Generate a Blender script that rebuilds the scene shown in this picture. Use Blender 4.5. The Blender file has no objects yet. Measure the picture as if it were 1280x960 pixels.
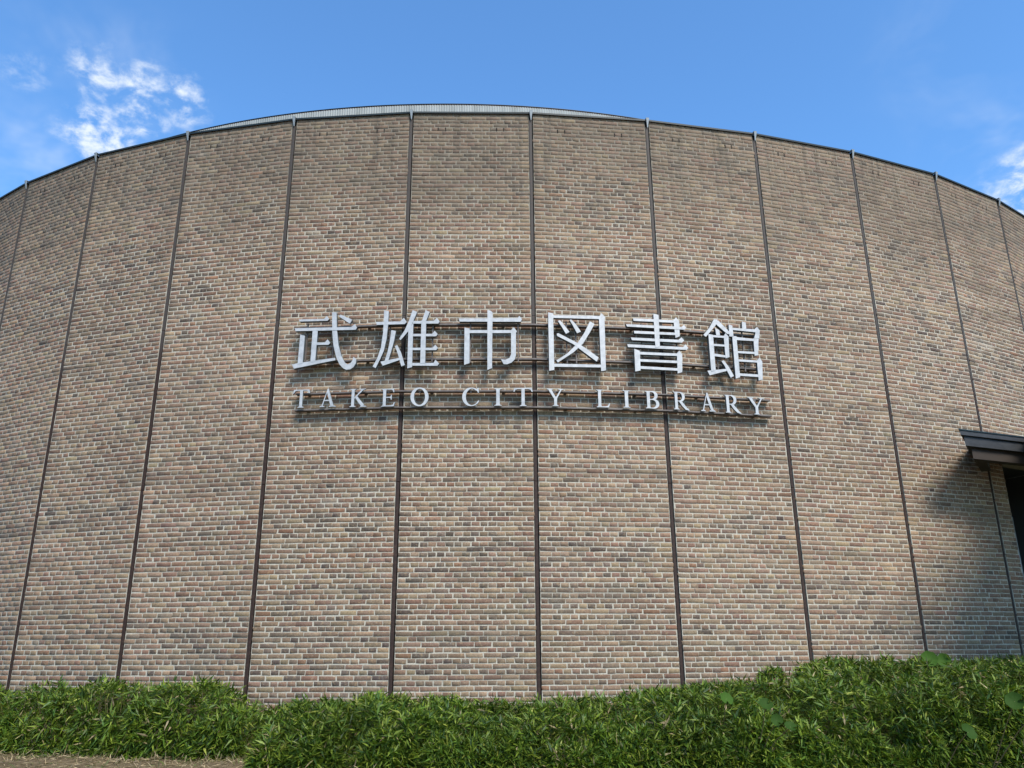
import bpy, bmesh, math, random
import numpy as np
from mathutils import Vector, Matrix
from mathutils.geometry import tessellate_polygon
random.seed(7); rng = np.random.default_rng(7)
S = bpy.context.scene; COL = S.collection
PI = math.pi
EYE = 1.5                                   # camera height over the ground where it stands

# ------------------------------------------------------------------ camera
cam_d = bpy.data.cameras.new('camera'); cam = bpy.data.objects.new('camera', cam_d); COL.objects.link(cam)
S.camera = cam
cam_d.sensor_width = 36; cam_d.lens = 1035.2 / 1280 * 36; cam_d.clip_start = .05; cam_d.clip_end = 2000
pit, rol = .3115, -.0061
fw = Vector((0, math.cos(pit), math.sin(pit))); up0 = Vector((0, -math.sin(pit), math.cos(pit))); rx = Vector((1, 0, 0))
right = rx * math.cos(rol) + up0 * math.sin(rol); upv = -rx * math.sin(rol) + up0 * math.cos(rol)
m = Matrix((right, upv, -fw)).transposed().to_4x4(); m.translation = (0, 0, EYE); cam.matrix_world = m

# ------------------------------------------------------------------ light and exposure
SUN_EL, SUN_AZ = math.radians(48), math.radians(151)       # azimuth clockwise from +Y (north): behind the camera, to the right
sd = Vector((math.sin(SUN_AZ) * math.cos(SUN_EL), math.cos(SUN_AZ) * math.cos(SUN_EL), math.sin(SUN_EL)))
sun_d = bpy.data.lights.new('sun', 'SUN'); sun = bpy.data.objects.new('sun', sun_d); COL.objects.link(sun)
sun_d.energy = 2.8; sun_d.angle = math.radians(24); sun_d.color = (1, .925, .82)
sun.rotation_euler = sd.to_track_quat('Z', 'Y').to_euler(); sun.location = (0, 0, 30)
S.view_settings.view_transform = 'Standard'; S.view_settings.look = 'None'
S.view_settings.exposure = 0.92; S.view_settings.gamma = 1

# ------------------------------------------------------------------ node helpers
class NT:
    def __init__(s, tree): s.t = tree; s.n = tree.nodes; s.l = tree.links
    def node(s, typ, ins=None, **kw):
        n = s.n.new(typ)
        for k, v in kw.items(): setattr(n, k, v)
        for k, v in (ins or {}).items():
            if isinstance(v, bpy.types.NodeSocket): s.l.new(v, n.inputs[k])
            else: n.inputs[k].default_value = v
        return n
    def math(s, op, a, b=0.0, c=0.0, clamp=False):
        n = s.node('ShaderNodeMath', {0: a, 1: b, 2: c}, operation=op, use_clamp=clamp); return n.outputs[0]
    def vmath(s, op, a, b=(0, 0, 0)):
        n = s.node('ShaderNodeVectorMath', {0: a, 1: b}, operation=op); return n
    def ramp(s, v, a, b, lo=0.0, hi=1.0, smooth=True):
        n = s.node('ShaderNodeMapRange', {0: v, 1: a, 2: b, 3: lo, 4: hi})
        n.interpolation_type = 'SMOOTHSTEP' if smooth else 'LINEAR'; return n.outputs[0]
    def mix(s, f, a, b, blend='MIX'):
        n = s.node('ShaderNodeMix', data_type='RGBA', blend_type=blend)
        for i, v in ((0, f), (6, a), (7, b)):
            if isinstance(v, bpy.types.NodeSocket): s.l.new(v, n.inputs[i])
            else: n.inputs[i].default_value = v if i == 0 or len(v) == 4 else (*v, 1)
        return n.outputs[2]
    def noise(s, vec, scale, detail=3, rough=.55, dist=0.0, out='Fac'):
        return s.node('ShaderNodeTexNoise', {'Vector': vec, 'Scale': scale, 'Detail': detail, 'Roughness': rough, 'Distortion': dist}).outputs[out]
    def scalev(s, vec, sc):
        return s.node('ShaderNodeMapping', {'Vector': vec, 'Scale': sc}).outputs[0]

def material(name, rough=.8, color=None, metallic=0.0, spec=None):
    mt = bpy.data.materials.new(name); mt.use_nodes = True
    nt = NT(mt.node_tree); b = nt.n['Principled BSDF']
    b.inputs['Roughness'].default_value = rough; b.inputs['Metallic'].default_value = metallic
    if spec is not None: b.inputs['Specular IOR Level'].default_value = spec
    if color: b.inputs['Base Color'].default_value = (*color, 1)
    return mt, nt, b

# ------------------------------------------------------------------ sky
W = bpy.data.worlds.new('World'); S.world = W; W.use_nodes = True
nt = NT(W.node_tree); bg = nt.n['Background']
sky = nt.node('ShaderNodeTexSky', sky_type='NISHITA', sun_disc=False, sun_elevation=SUN_EL, sun_rotation=SUN_AZ,
              altitude=0, air_density=1.0, dust_density=.6, ozone_density=1.6)
dirv = nt.node('ShaderNodeTexCoord').outputs['Generated']
def blob(c, r, wgt=1.0):
    r *= .98; d = nt.vmath('DISTANCE', dirv, c).outputs['Value']
    return nt.math('MULTIPLY', nt.ramp(d, r, r * .1), wgt)
def vmax(l):
    o = l[0]
    for x in l[1:]: o = nt.math('MAXIMUM', o, x)
    return o
puffs = vmax([blob((-.4816, .6819, .5505), .06, .42), blob((-.4208, .7114, .5629), .06, .8), blob((-.3839, .7301, .5653), .05, .85),
              blob((-.349, .7494, .5627), .05, .9), blob((-.4349, .7382, .5156), .06, 1.0), blob((-.3917, .7475, .5365), .055, .9),
              blob((-.4128, .7559, .5081), .05, 1.05), blob((.540, .728, .420), .10, 1.5)])
thin = vmax([blob((-.4743, .7369, .4816), .10, .35), blob((.49, .735, .468), .10, .4), blob((-.43, .72, .545), .15, .2), blob((.45, .69, .56), .12, .12)])
sv = nt.scalev(dirv, (1, 1, 1.5))
n1 = nt.noise(sv, 30, 8, .6, .2); n2 = nt.noise(sv, 7, 4, .6, .3)
cl = nt.ramp(nt.math('MULTIPLY', puffs, nt.ramp(n1, .34, .66, smooth=False)), .12, .98)
th = nt.math('MULTIPLY', thin, nt.ramp(n2, .42, .75))
far = nt.math('MULTIPLY', nt.ramp(nt.noise(dirv, 2.2, 6, .6, .4), .47, .68), nt.ramp(nt.node('ShaderNodeSeparateXYZ', {0: dirv}).outputs['Y'], .45, .2))  # unseen clouds behind the camera, thickened to neutralise the ambient light
cov = nt.math('MINIMUM', nt.math('ADD', nt.math('ADD', cl, th), nt.math('MULTIPLY', far, .8)), .84)
skyc = nt.mix(1.0, sky.outputs[0], (.80, 1.26, 1.60), 'MULTIPLY')
out = nt.mix(cov, skyc, (5.2, 5.6, 6.0))
nt.l.new(out, bg.inputs['Color']); bg.inputs['Strength'].default_value = .1

# ------------------------------------------------------------------ object helpers
def tag(o, label=None, cat=None, group=None, kind=None):
    if label: o['label'] = label
    if cat: o['category'] = cat
    if group: o['group'] = group
    if kind: o['kind'] = kind
    return o
def empty(name, loc=(0, 0, 0), rz=0, parent=None):
    o = bpy.data.objects.new(name, None); COL.objects.link(o); o.location = loc; o.rotation_euler.z = rz; o.empty_display_size = .3
    if parent: o.parent = parent
    return o
def link(name, me, parent=None, mat=None):
    o = bpy.data.objects.new(name, me); COL.objects.link(o)
    if mat and not me.materials: me.materials.append(mat)
    if parent: o.parent = parent
    return o
def npmesh(name, verts, quads=None, tris=None, colors=None):
    """verts (n,3); faces as int arrays (q,4)/(t,3); colors (n,3) per vertex -> attribute 'tint'"""
    me = bpy.data.meshes.new(name); verts = np.asarray(verts, np.float32)
    parts = []; sizes = []
    for a, k in ((quads, 4), (tris, 3)):
        if a is not None and len(a): parts.append(np.asarray(a, np.int32).ravel()); sizes.append(np.full(len(a), k, np.int32))
    loops = np.concatenate(parts); sizes = np.concatenate(sizes)
    me.vertices.add(len(verts)); me.vertices.foreach_set('co', verts.ravel())
    me.loops.add(len(loops)); me.loops.foreach_set('vertex_index', loops)
    me.polygons.add(len(sizes)); me.polygons.foreach_set('loop_start', np.concatenate([[0], np.cumsum(sizes)[:-1]]).astype(np.int32))
    me.polygons.foreach_set('loop_total', sizes)
    me.update(calc_edges=True)
    if colors is not None:
        at = me.color_attributes.new('tint', 'FLOAT_COLOR', 'POINT')
        c = np.ones((len(verts), 4), np.float32); c[:, :3] = colors; at.data.foreach_set('color', c.ravel())
    me.validate()
    return me
class MB:
    """collects boxes, prisms and tubes for ONE mesh object"""
    def __init__(s): s.bm = bmesh.new()
    def box8(s, P):
        v = [s.bm.verts.new(p) for p in P]
        for f in ((0, 3, 2, 1), (4, 5, 6, 7), (0, 1, 5, 4), (1, 2, 6, 5), (2, 3, 7, 6), (3, 0, 4, 7)): s.bm.faces.new([v[i] for i in f])
    def box(s, a, b):
        (x0, y0, z0), (x1, y1, z1) = a, b
        s.box8([(x0, y0, z0), (x1, y0, z0), (x1, y1, z0), (x0, y1, z0), (x0, y0, z1), (x1, y0, z1), (x1, y1, z1), (x0, y1, z1)])
    def obox(s, o, u, n, s0, s1, d0, d1, z0, z1):
        """box along direction u (2d) and outward n (2d) from origin o (2d)"""
        c = [(s0, d0), (s1, d0), (s1, d1), (s0, d1)]
        P = [(o[0] + u[0] * a + n[0] * d, o[1] + u[1] * a + n[1] * d) for a, d in c]
        s.box8([(*p, z0) for p in P] + [(*p, z1) for p in P])
    def prism(s, pts, to3, d0, d1, bev=0.0):
        """pts: 2d outline; to3(u,v,d) -> 3d; from depth d0 (back) to d1 (front)"""
        a = sum(pts[i][0] * pts[(i + 1) % len(pts)][1] - pts[(i + 1) % len(pts)][0] * pts[i][1] for i in range(len(pts)))
        if a < 0: pts = pts[::-1]
        B = [s.bm.verts.new(to3(u, v, d0)) for u, v in pts]; F = [s.bm.verts.new(to3(u, v, d1)) for u, v in pts]
        n = len(pts)
        for i in range(n): s.bm.faces.new([B[i], B[(i + 1) % n], F[(i + 1) % n], F[i]])
        for tri in tessellate_polygon([[Vector((u, v, 0)) for u, v in pts]]):
            i, j, k = tri
            w = (pts[j][0] - pts[i][0]) * (pts[k][1] - pts[i][1]) - (pts[k][0] - pts[i][0]) * (pts[j][1] - pts[i][1])
            if abs(w) < 1e-12: continue
            if w < 0: j, k = k, j
            try: s.bm.faces.new([F[i], F[j], F[k]]); s.bm.faces.new([B[i], B[k], B[j]])
            except ValueError: pass
    def tube(s, p, q, r0, r1=None, n=6):
        r1 = r0 if r1 is None else r1; p = Vector(p); q = Vector(q); d = (q - p).normalized()
        a = d.orthogonal().normalized(); b = d.cross(a)
        A = [s.bm.verts.new(p + (a * math.cos(2 * PI * i / n) + b * math.sin(2 * PI * i / n)) * r0) for i in range(n)]
        B = [s.bm.verts.new(q + (a * math.cos(2 * PI * i / n) + b * math.sin(2 * PI * i / n)) * r1) for i in range(n)]
        for i in range(n): s.bm.faces.new([A[i], A[(i + 1) % n], B[(i + 1) % n], B[i]])
        s.bm.faces.new(A[::-1]); s.bm.faces.new(B)
    def build(s, name, mat, parent=None, smooth=False, bevel=0.0):
        if bevel:
            bmesh.ops.bevel(s.bm, geom=s.bm.edges[:], offset=bevel, segments=1, affect='EDGES')
        bmesh.ops.recalc_face_normals(s.bm, faces=s.bm.faces)
        me = bpy.data.meshes.new(name); s.bm.to_mesh(me); s.bm.free()
        if smooth:
            for p in me.polygons: p.use_smooth = True
        return link(name, me, parent, mat)

# ------------------------------------------------------------------ plan of the drum wall (metres, camera at the origin)
VX = [(-9.092, 13.681), (-7.355, 12.788), (-5.494, 12.169), (-3.588, 11.782), (-1.624, 11.621), (.335, 11.655),
      (2.283, 11.877), (4.189, 12.273), (6.085, 12.835), (7.928, 13.577), (9.639, 14.536)]
V = {i: np.array(p) for i, p in enumerate(VX)}
a = math.radians(-27.2)
for i in range(-1, -17, -1):
    a -= math.radians(6.4); V[i] = V[i + 1] - 1.962 * np.array([math.cos(a), math.sin(a)])
a = math.radians(29.28)
for i in range(11, 30):
    a += math.radians(6.4); V[i] = V[i - 1] + 1.962 * np.array([math.cos(a), math.sin(a)])
def facet(k):
    e = V[k + 1] - V[k]; L = np.linalg.norm(e); t = e / L; return V[k], t, np.array([t[1], -t[0]]), L
def off(k, d):
    """vertex k moved outward by d, mitred"""
    _, t0, n0, _ = facet(k - 1); _, t1, n1, _ = facet(k)
    mm = n0 + n1; mm /= np.linalg.norm(mm); return V[k] + mm * d / (mm @ n1)
ZTOP = EYE + 8.43                            # underside of the coping
ROW = .07; Z0 = EYE + 8.3427                 # centre of course 0
KL, KR = -6, 13                              # panels laid in separate bricks: KL .. KR-1
GROUND_W = .37                               # ground level at the wall

CHARS = [["mu",[-2.722,11.52,4.414],-4.69,[[[-482,349],[-91,343],[-56,390],[-14,340],[-38,311],[-467,315]],[[-536,210],[331,196],[380,241],[418,186],[400,149],[-519,162]],[[-442,102],[-370,83],[-373,-347],[-448,-365]],[[-258,166],[-178,163],[-185,-332],[-256,-343]],[[-190,-30],[-60,-35],[-19,14],[23,-45],[-1,-73],[-187,-70]],[[-541,-353],[-520,-362],[-449,-347],[113,-282],[119,-320],[-189,-374],[-502,-432]],[[21,448],[91,445],[110,185],[151,-82],[206,-255],[262,-361],[307,-391],[344,-377],[373,-339],[388,-275],[435,-322],[428,-380],[397,-437],[349,-470],[293,-475],[242,-451],[182,-384],[125,-265],[76,-93],[43,134]],[[152,405],[337,316],[305,253],[131,375]]]],["yu",[-1.537,11.428,4.371],-1.85,[[[-482,297],[-121,299],[-67,355],[-21,288],[-51,255],[-468,250]],[[-369,482],[-296,471],[-299,233],[-313,22],[-345,-161],[-400,-303],[-456,-429],[-500,-402],[-438,-277],[-390,-108],[-369,115],[-365,314]],[[-247,163],[-178,148],[-200,-7],[-234,-163],[-271,-308],[-329,-330],[-289,-175],[-262,-6]],[[-389,-329],[-113,-276],[-100,-306],[-353,-394]],[[-187,-92],[-151,-73],[-91,-192],[-29,-387],[-78,-410],[-119,-269],[-154,-165]],[[60,478],[129,449],[72,292],[8,148],[-104,2],[-127,25],[-48,162],[15,320]],[[5,161],[78,286],[77,41],[79,-421],[9,-439],[7,-89]],[[254,474],[317,445],[264,298],[202,299]],[[196,310],[267,309],[269,-362],[196,-363]],[[71,306],[382,300],[425,352],[469,287],[448,256],[73,263]],[[69,100],[362,95],[398,143],[443,89],[419,55],[70,62]],[[70,-119],[368,-125],[413,-77],[451,-130],[424,-162],[71,-156]],[[71,-354],[392,-360],[418,-311],[474,-370],[450,-406],[72,-396]]]],["shi",[-0.213,11.455,4.373],0.99,[[[-148,476],[-104,472],[-71,442],[-78,-438],[-145,-466]],[[-576,345],[300,351],[329,386],[368,335],[349,292],[-560,294]],[[-487,198],[-411,185],[-408,-360],[-486,-388]],[[-419,159],[212,159],[211,112],[-418,112]],[[203,155],[245,208],[290,141],[277,115],[274,-233],[258,-298],[209,-350],[142,-378],[93,-376],[54,-301],[117,-308],[179,-279],[203,-220]]]],["to",[0.959,11.535,4.396],6.5,[[[-413,428],[-337,415],[-339,-480],[-414,-498]],[[-342,386],[367,402],[365,351],[-343,343]],[[360,392],[404,448],[456,389],[445,348],[433,-462],[361,-477]],[[-346,-383],[365,-375],[364,-418],[-347,-431]],[[-268,297],[-236,311],[-175,236],[-96,128],[-151,94],[-201,188]],[[-90,320],[-65,330],[3,256],[78,139],[17,110],[-36,221]],[[-288,95],[-260,99],[31,-49],[154,-131],[332,-263],[301,-329],[127,-197],[-45,-65],[-286,58]],[[220,312],[289,270],[228,158],[107,-46],[-48,-197],[-283,-362],[-304,-330],[-136,-213],[6,-63],[125,114]]]],["sho",[2.271,11.683,4.444],9.12,[[[-116,419],[-35,407],[-45,-113],[-117,-124]],[[-443,329],[208,333],[205,292],[-432,286]],[[-556,227],[201,233],[320,230],[360,269],[393,221],[364,188],[-541,188]],[[-440,126],[214,132],[212,92],[-430,84]],[[-491,16],[259,19],[308,63],[344,12],[309,-24],[-474,-26]],[[-551,-94],[323,-94],[360,-48],[402,-103],[373,-138],[-541,-140]],[[198,339],[245,386],[290,324],[280,79],[212,48]],[[-446,-161],[-360,-190],[-367,-499],[-449,-520]],[[-364,-206],[224,-202],[221,-242],[-366,-247]],[[-367,-320],[222,-317],[220,-356],[-370,-359]],[[-370,-430],[217,-436],[214,-475],[-372,-473]],[[217,-200],[260,-151],[301,-216],[281,-494],[208,-518]]]],["kan",[3.402,11.916,4.394],11.74,[[[-288,455],[-224,451],[-270,353],[-444,152],[-483,180],[-377,304]],[[-258,409],[-216,440],[-50,266],[-54,225],[-88,226],[-254,368]],[[-280,311],[-214,281],[-208,195],[-270,191]],[[-399,203],[-324,195],[-329,-382],[-403,-403]],[[-332,191],[-132,191],[-136,157],[-328,157]],[[-147,183],[-114,238],[-68,189],[-84,-152],[-148,-176]],[[-330,48],[-146,47],[-148,17],[-330,14]],[[-333,-108],[-134,-128],[-137,-162],[-331,-152]],[[-463,-393],[-154,-344],[-148,-377],[-431,-464]],[[-218,-228],[-182,-206],[-104,-314],[-35,-450],[-92,-480],[-143,-370],[-176,-292]],[[-45,391],[16,375],[19,193],[-50,190]],[[15,336],[396,341],[391,292],[19,303]],[[184,454],[249,445],[245,329],[176,334]],[[390,347],[433,385],[472,325],[452,199],[359,179],[394,278]],[[-1,200],[69,206],[66,-464],[-8,-489]],[[65,192],[359,181],[362,144],[66,141]],[[353,192],[440,198],[404,-86],[344,-96]],[[60,-37],[353,-34],[350,-69],[60,-72]],[[67,-172],[389,-172],[385,-206],[68,-207]],[[375,-169],[422,-121],[463,-184],[440,-475],[371,-496]],[[63,-398],[384,-398],[380,-438],[66,-437]]]]]
LATIN = [["T", -3.081, 11.57, 3.384, -4.69, 0.251, 0.275], ["A", -2.684, 11.537, 3.384, -4.69, 0.25, 0.268], ["K", -2.241, 11.501, 3.371, -4.69, 0.26, 0.274], ["E", -1.799, 11.465, 3.364, -4.69, 0.217, 0.267], ["O", -1.339, 11.456, 3.364, 0.99, 0.276, 0.278], ["C", -0.599, 11.469, 3.363, 0.99, 0.26, 0.278], ["I", -0.204, 11.476, 3.369, 0.99, 0.115, 0.26], ["T", 0.16, 11.482, 3.362, 0.99, 0.277, 0.273], ["Y", 0.63, 11.517, 3.37, 6.5, 0.246, 0.261], ["L", 1.327, 11.597, 3.37, 6.5, 0.214, 0.269], ["I", 1.68, 11.637, 3.374, 6.5, 0.114, 0.264], ["B", 2.061, 11.681, 3.372, 6.5, 0.223, 0.265], ["R", 2.499, 11.748, 3.37, 11.74, 0.252, 0.273], ["A", 2.914, 11.834, 3.367, 11.74, 0.243, 0.281], ["R", 3.305, 11.916, 3.363, 11.74, 0.265, 0.277], ["Y", 3.685, 11.995, 3.358, 11.74, 0.269, 0.265]]

# ------------------------------------------------------------------ materials
def grime(nt, pos, z, c, f):
    """rain streaks below the coping and below the sign rails, and soot in horizontal batches"""
    st = nt.ramp(nt.noise(nt.scalev(pos, (5, 5, .22)), 2.2, 4, .6), .46, .70)
    a1 = nt.math('MULTIPLY', st, nt.ramp(z, EYE + 5.9, EYE + 8.4, .12, .8))
    below = nt.math('MULTIPLY', nt.ramp(z, EYE + 2.5, EYE + 3.3), nt.ramp(z, EYE + 3.42, EYE + 3.36))
    st2 = nt.math('MULTIPLY', nt.ramp(nt.noise(nt.scalev(pos, (4, 4, .5)), 3, 4, .6), .42, .62), nt.math('MULTIPLY', below, .45))
    bt = nt.math('MULTIPLY', nt.ramp(nt.noise(nt.scalev(pos, (.30, .30, 4.5)), 1.1, 5, .7), .49, .64), .46)
    k = nt.math('MULTIPLY', nt.math('MAXIMUM', nt.math('MAXIMUM', a1, st2), bt), f, clamp=True)
    return nt.mix(k, c, (.075, .062, .048))
def brick_mat(name, per_object):
    mt, nt, b = material(name, .85, spec=.25)
    if per_object: col = nt.node('ShaderNodeObjectInfo').outputs['Color']
    else: col = nt.node('ShaderNodeAttribute', attribute_name='tint').outputs['Color']
    pos = nt.node('ShaderNodeNewGeometry').outputs['Position']
    z = nt.node('ShaderNodeSeparateXYZ', {0: pos}).outputs['Z']
    f1 = nt.noise(pos, 38, 5, .65); f2 = nt.noise(pos, 140, 3, .6); f3 = nt.noise(pos, 9, 3, .6)
    k = nt.math('MULTIPLY', nt.ramp(f1, .3, .72, .72, 1.25, False), nt.ramp(f2, .3, .7, .74, 1.22, False))
    c = nt.mix(1.0, col, nt.node('ShaderNodeCombineXYZ', {0: k, 1: k, 2: k}).outputs[0], 'MULTIPLY')
    # ochre kiln blotches, dark specks, smears of mortar and lime
    c = nt.mix(nt.math('MULTIPLY', nt.ramp(nt.noise(pos, 24, 3), .52, .70), .40), c, (.36, .245, .13))
    c = nt.mix(nt.math('MULTIPLY', nt.ramp(nt.noise(nt.scalev(pos, (1, 1, 1.4)), 75, 2, .5), .66, .73), .65), c, (.045, .035, .032))
    sm = nt.math('MULTIPLY', nt.ramp(nt.noise(pos, 55, 4, .7), .54, .74), nt.ramp(f3, .42, .66, .08, .75))
    c = nt.mix(sm, c, (.43, .385, .31))
    # soot and algae on the weathered top metre, in uneven tongues
    zz = nt.math('ADD', z, nt.math('MULTIPLY', nt.math('SUBTRACT', nt.noise(nt.scalev(pos, (1, 1, .35)), 1.6, 5, .65), .5), 3.2))
    w = nt.ramp(zz, EYE + 6.0, EYE + 7.9)
    c = nt.mix(nt.math('MULTIPLY', w, .42), c, (.135, .11, .08))
    lime = nt.math('MULTIPLY', nt.ramp(nt.noise(nt.scalev(pos, (.6, .6, 1.6)), 1.3, 5, .7), .60, .76), .34)
    c = nt.mix(lime, c, (.42, .385, .32))
    c = grime(nt, pos, z, c, .62)
    nt.l.new(c, b.inputs['Base Color'])
    h = nt.math('ADD', nt.math('MULTIPLY', f1, .6), nt.math('MULTIPLY', f2, .4))
    bp = nt.node('ShaderNodeBump', {'Height': h, 'Strength': .55, 'Distance': .006}); nt.l.new(bp.outputs[0], b.inputs['Normal'])
    return mt
M_BRICK = brick_mat('brick_single', True); M_BRICKS = brick_mat('brick_work', False)

M_MORTAR, nt, b = material('mortar', .95, spec=.15)
pos = nt.node('ShaderNodeNewGeometry').outputs['Position']; z = nt.node('ShaderNodeSeparateXYZ', {0: pos}).outputs['Z']
n = nt.noise(pos, 60, 4, .65); nn = nt.noise(pos, 5, 4, .65)
c = nt.mix(nt.ramp(n, .3, .7), (.35, .31, .245), (.51, .46, .375))
c = nt.mix(nt.ramp(nn, .52, .72, 0, .55), c, (.30, .265, .215))
zz = nt.math('ADD', z, nt.math('MULTIPLY', nt.math('SUBTRACT', nt.noise(nt.scalev(pos, (1, 1, .35)), 1.6, 5, .65), .5), 3.2))
c = nt.mix(nt.math('MULTIPLY', nt.ramp(zz, EYE + 5.6, EYE + 7.6), .8), c, (.20, .17, .13))
c = grime(nt, pos, z, c, .75)
nt.l.new(c, b.inputs['Base Color'])
nt.l.new(nt.node('ShaderNodeBump', {'Height': n, 'Strength': .5, 'Distance': .004}).outputs[0], b.inputs['Normal'])

M_STEEL, nt, b = material('joint_steel', .65, metallic=.0, spec=.25)
pos = nt.node('ShaderNodeNewGeometry').outputs['Position']; z = nt.node('ShaderNodeSeparateXYZ', {0: pos}).outputs['Z']
n = nt.noise(nt.scalev(pos, (1, 1, .25)), 9, 5, .65)
up_ = nt.ramp(nt.math('ADD', z, nt.math('MULTIPLY', n, 1.2)), EYE + 4.6, EYE + 5.6)
c = nt.mix(up_, (.032, .019, .015), (.058, .049, .043))  # rust brown below; greyer above, with reflected sky put into the colour
c = nt.mix(nt.ramp(nt.noise(pos, 30, 3, .6), .45, .75, 0, .5), c, (.085, .05, .035))
nt.l.new(c, b.inputs['Base Color'])

M_DARK, *_ = material('joint_recess', .9, (.022, .018, .016), spec=.1)
M_COPE, nt, b = material('coping_metal', .5, (.010, .018, .020), spec=.3)
M_ALU, nt, b = material('aluminium_clip', .5, (.30, .315, .32), metallic=.35)
M_CORR, nt, b = material('corrugated_sheet', .6, spec=.25)
pos = nt.node('ShaderNodeNewGeometry').outputs['Position']
c = nt.mix(nt.ramp(nt.noise(nt.scalev(pos, (1, 1, .2)), 6, 4, .6), .35, .75), (.31, .325, .315), (.21, .225, .215)); nt.l.new(c, b.inputs['Base Color'])
M_CLOSER, *_ = material('foam_closer', .9, (.13, .055, .05))
M_LETTER, nt, b = material('letter_aluminium', .45, spec=.4, metallic=.15)
pos = nt.node('ShaderNodeNewGeometry').outputs['Position']
c = nt.mix(nt.ramp(nt.noise(pos, 14, 4, .6), .3, .75), (.46, .455, .45), (.34, .34, .34)); nt.l.new(c, b.inputs['Base Color'])
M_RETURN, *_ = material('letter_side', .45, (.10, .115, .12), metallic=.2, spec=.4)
M_RAIL, nt, b = material('sign_rail', .5, spec=.4)
pos = nt.node('ShaderNodeNewGeometry').outputs['Position']
c = nt.mix(nt.ramp(nt.noise(pos, 11, 4, .6), .35, .75), (.13, .105, .092), (.075, .060, .052)); nt.l.new(c, b.inputs['Base Color'])
M_ROOFMETAL, nt, b = material('canopy_metal', .6, spec=.25)
pos = nt.node('ShaderNodeNewGeometry').outputs['Position']
c = nt.mix(nt.ramp(nt.noise(nt.scalev(pos, (1, 1, 3)), 5, 4, .6), .35, .75), (.045, .047, .050), (.026, .028, .031)); nt.l.new(c, b.inputs['Base Color'])
M_WOOD, nt, b = material('canopy_wood', .7, spec=.3)
tc = nt.node('ShaderNodeTexCoord').outputs['Object']
c = nt.mix(nt.noise(nt.scalev(tc, (1.5, 1.5, 22)), 3, 4, .65, .4), (.055, .043, .035), (.032, .026, .021)); nt.l.new(c, b.inputs['Base Color'])
M_GLASS, nt, b = material('door_glass', .06, (.012, .014, .015), spec=.6)
M_FRAME, nt, b = material('door_frame', .4, (.06, .065, .068), spec=.5)

M_LEAF, nt, b = material('bamboo_leaf', .5, spec=.3)
colr = nt.node('ShaderNodeAttribute', attribute_name='tint').outputs['Color']
pos = nt.node('ShaderNodeNewGeometry').outputs['Position']
k = nt.ramp(nt.noise(pos, 45, 2, .5), .3, .7, .8, 1.2, False)
c = nt.mix(1.0, colr, nt.node('ShaderNodeCombineXYZ', {0: k, 1: k, 2: k}).outputs[0], 'MULTIPLY')
nt.l.new(c, b.inputs['Base Color'])
tr = nt.node('ShaderNodeBsdfTranslucent', {'Color': nt.mix(1.0, c, (1.5, 1.6, .6), 'MULTIPLY')})
ms = nt.node('ShaderNodeMixShader', {0: .15, 1: b.outputs[0], 2: tr.outputs[0]}); nt.l.new(ms.outputs[0], nt.n['Material Output'].inputs[0])
M_STEM, nt, b = material('bamboo_stem', .7, (.16, .125, .06), spec=.3)
M_BIGLEAF, nt, b = material('round_leaf', .7, spec=.1)
tc = nt.node('ShaderNodeTexCoord').outputs['Object']
vein = nt.noise(tc, 30, 4, .6)
c = nt.mix(vein, (.016, .040, .005), (.028, .062, .008)); nt.l.new(c, b.inputs['Base Color'])
M_BIGPALE, nt, b = material('round_leaf_pale', .7, (.036, .080, .010), spec=.1)

M_SOIL, nt, b = material('soil', .95, spec=.15)
pos = nt.node('ShaderNodeNewGeometry').outputs['Position']
n = nt.noise(pos, 7, 8, .7); n2 = nt.noise(pos, 60, 4, .7)
c = nt.mix(nt.ramp(n, .35, .7), (.10, .072, .038), (.20, .15, .085))
c = nt.mix(nt.ramp(n2, .5, .72, 0, .6), c, (.09, .065, .04))
nt.l.new(c, b.inputs['Base Color'])
nt.l.new(nt.node('ShaderNodeBump', {'Height': nt.math('ADD', n, nt.math('MULTIPLY', n2, .4)), 'Strength': .9, 'Distance': .03}).outputs[0], b.inputs['Normal'])

# ------------------------------------------------------------------ the ground: one sheet out to the horizon
def ground_z(x, y):
    r = np.hypot(x, np.maximum(y, 0))
    t = np.clip((y + .05 * np.abs(x) - 3.0) / 5.0, 0, 1); t = t * t * (3 - 2 * t)
    near = np.exp(-(r / 30) ** 2)
    return GROUND_W * t + near * (.012 * np.sin(x * 2.1 + y * 1.3) + .014 * np.sin(x * 5.3 - y * 4.1 + np.sin(x * 3.1)) + .006 * np.sin(x * 13 + y * 11))
g = np.linspace(-1, 1, 181); gx = np.sign(g) * (np.abs(g) * 12 + np.abs(g) ** 7 * 900)
gy = gx + 9
X, Y = np.meshgrid(gx, gy, indexing='ij'); Zg = ground_z(X, Y)
vv = np.stack([X, Y, Zg], -1).reshape(-1, 3); nG = len(gx)
ii, jj = np.meshgrid(np.arange(nG - 1), np.arange(nG - 1), indexing='ij'); q0 = (ii * nG + jj).ravel()
gm = npmesh('ground', vv, quads=np.stack([q0, q0 + nG, q0 + nG + 1, q0 + 1], 1))
for p in gm.polygons: p.use_smooth = True
tag(link('ground', gm, mat=M_SOIL), kind='structure')

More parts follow.
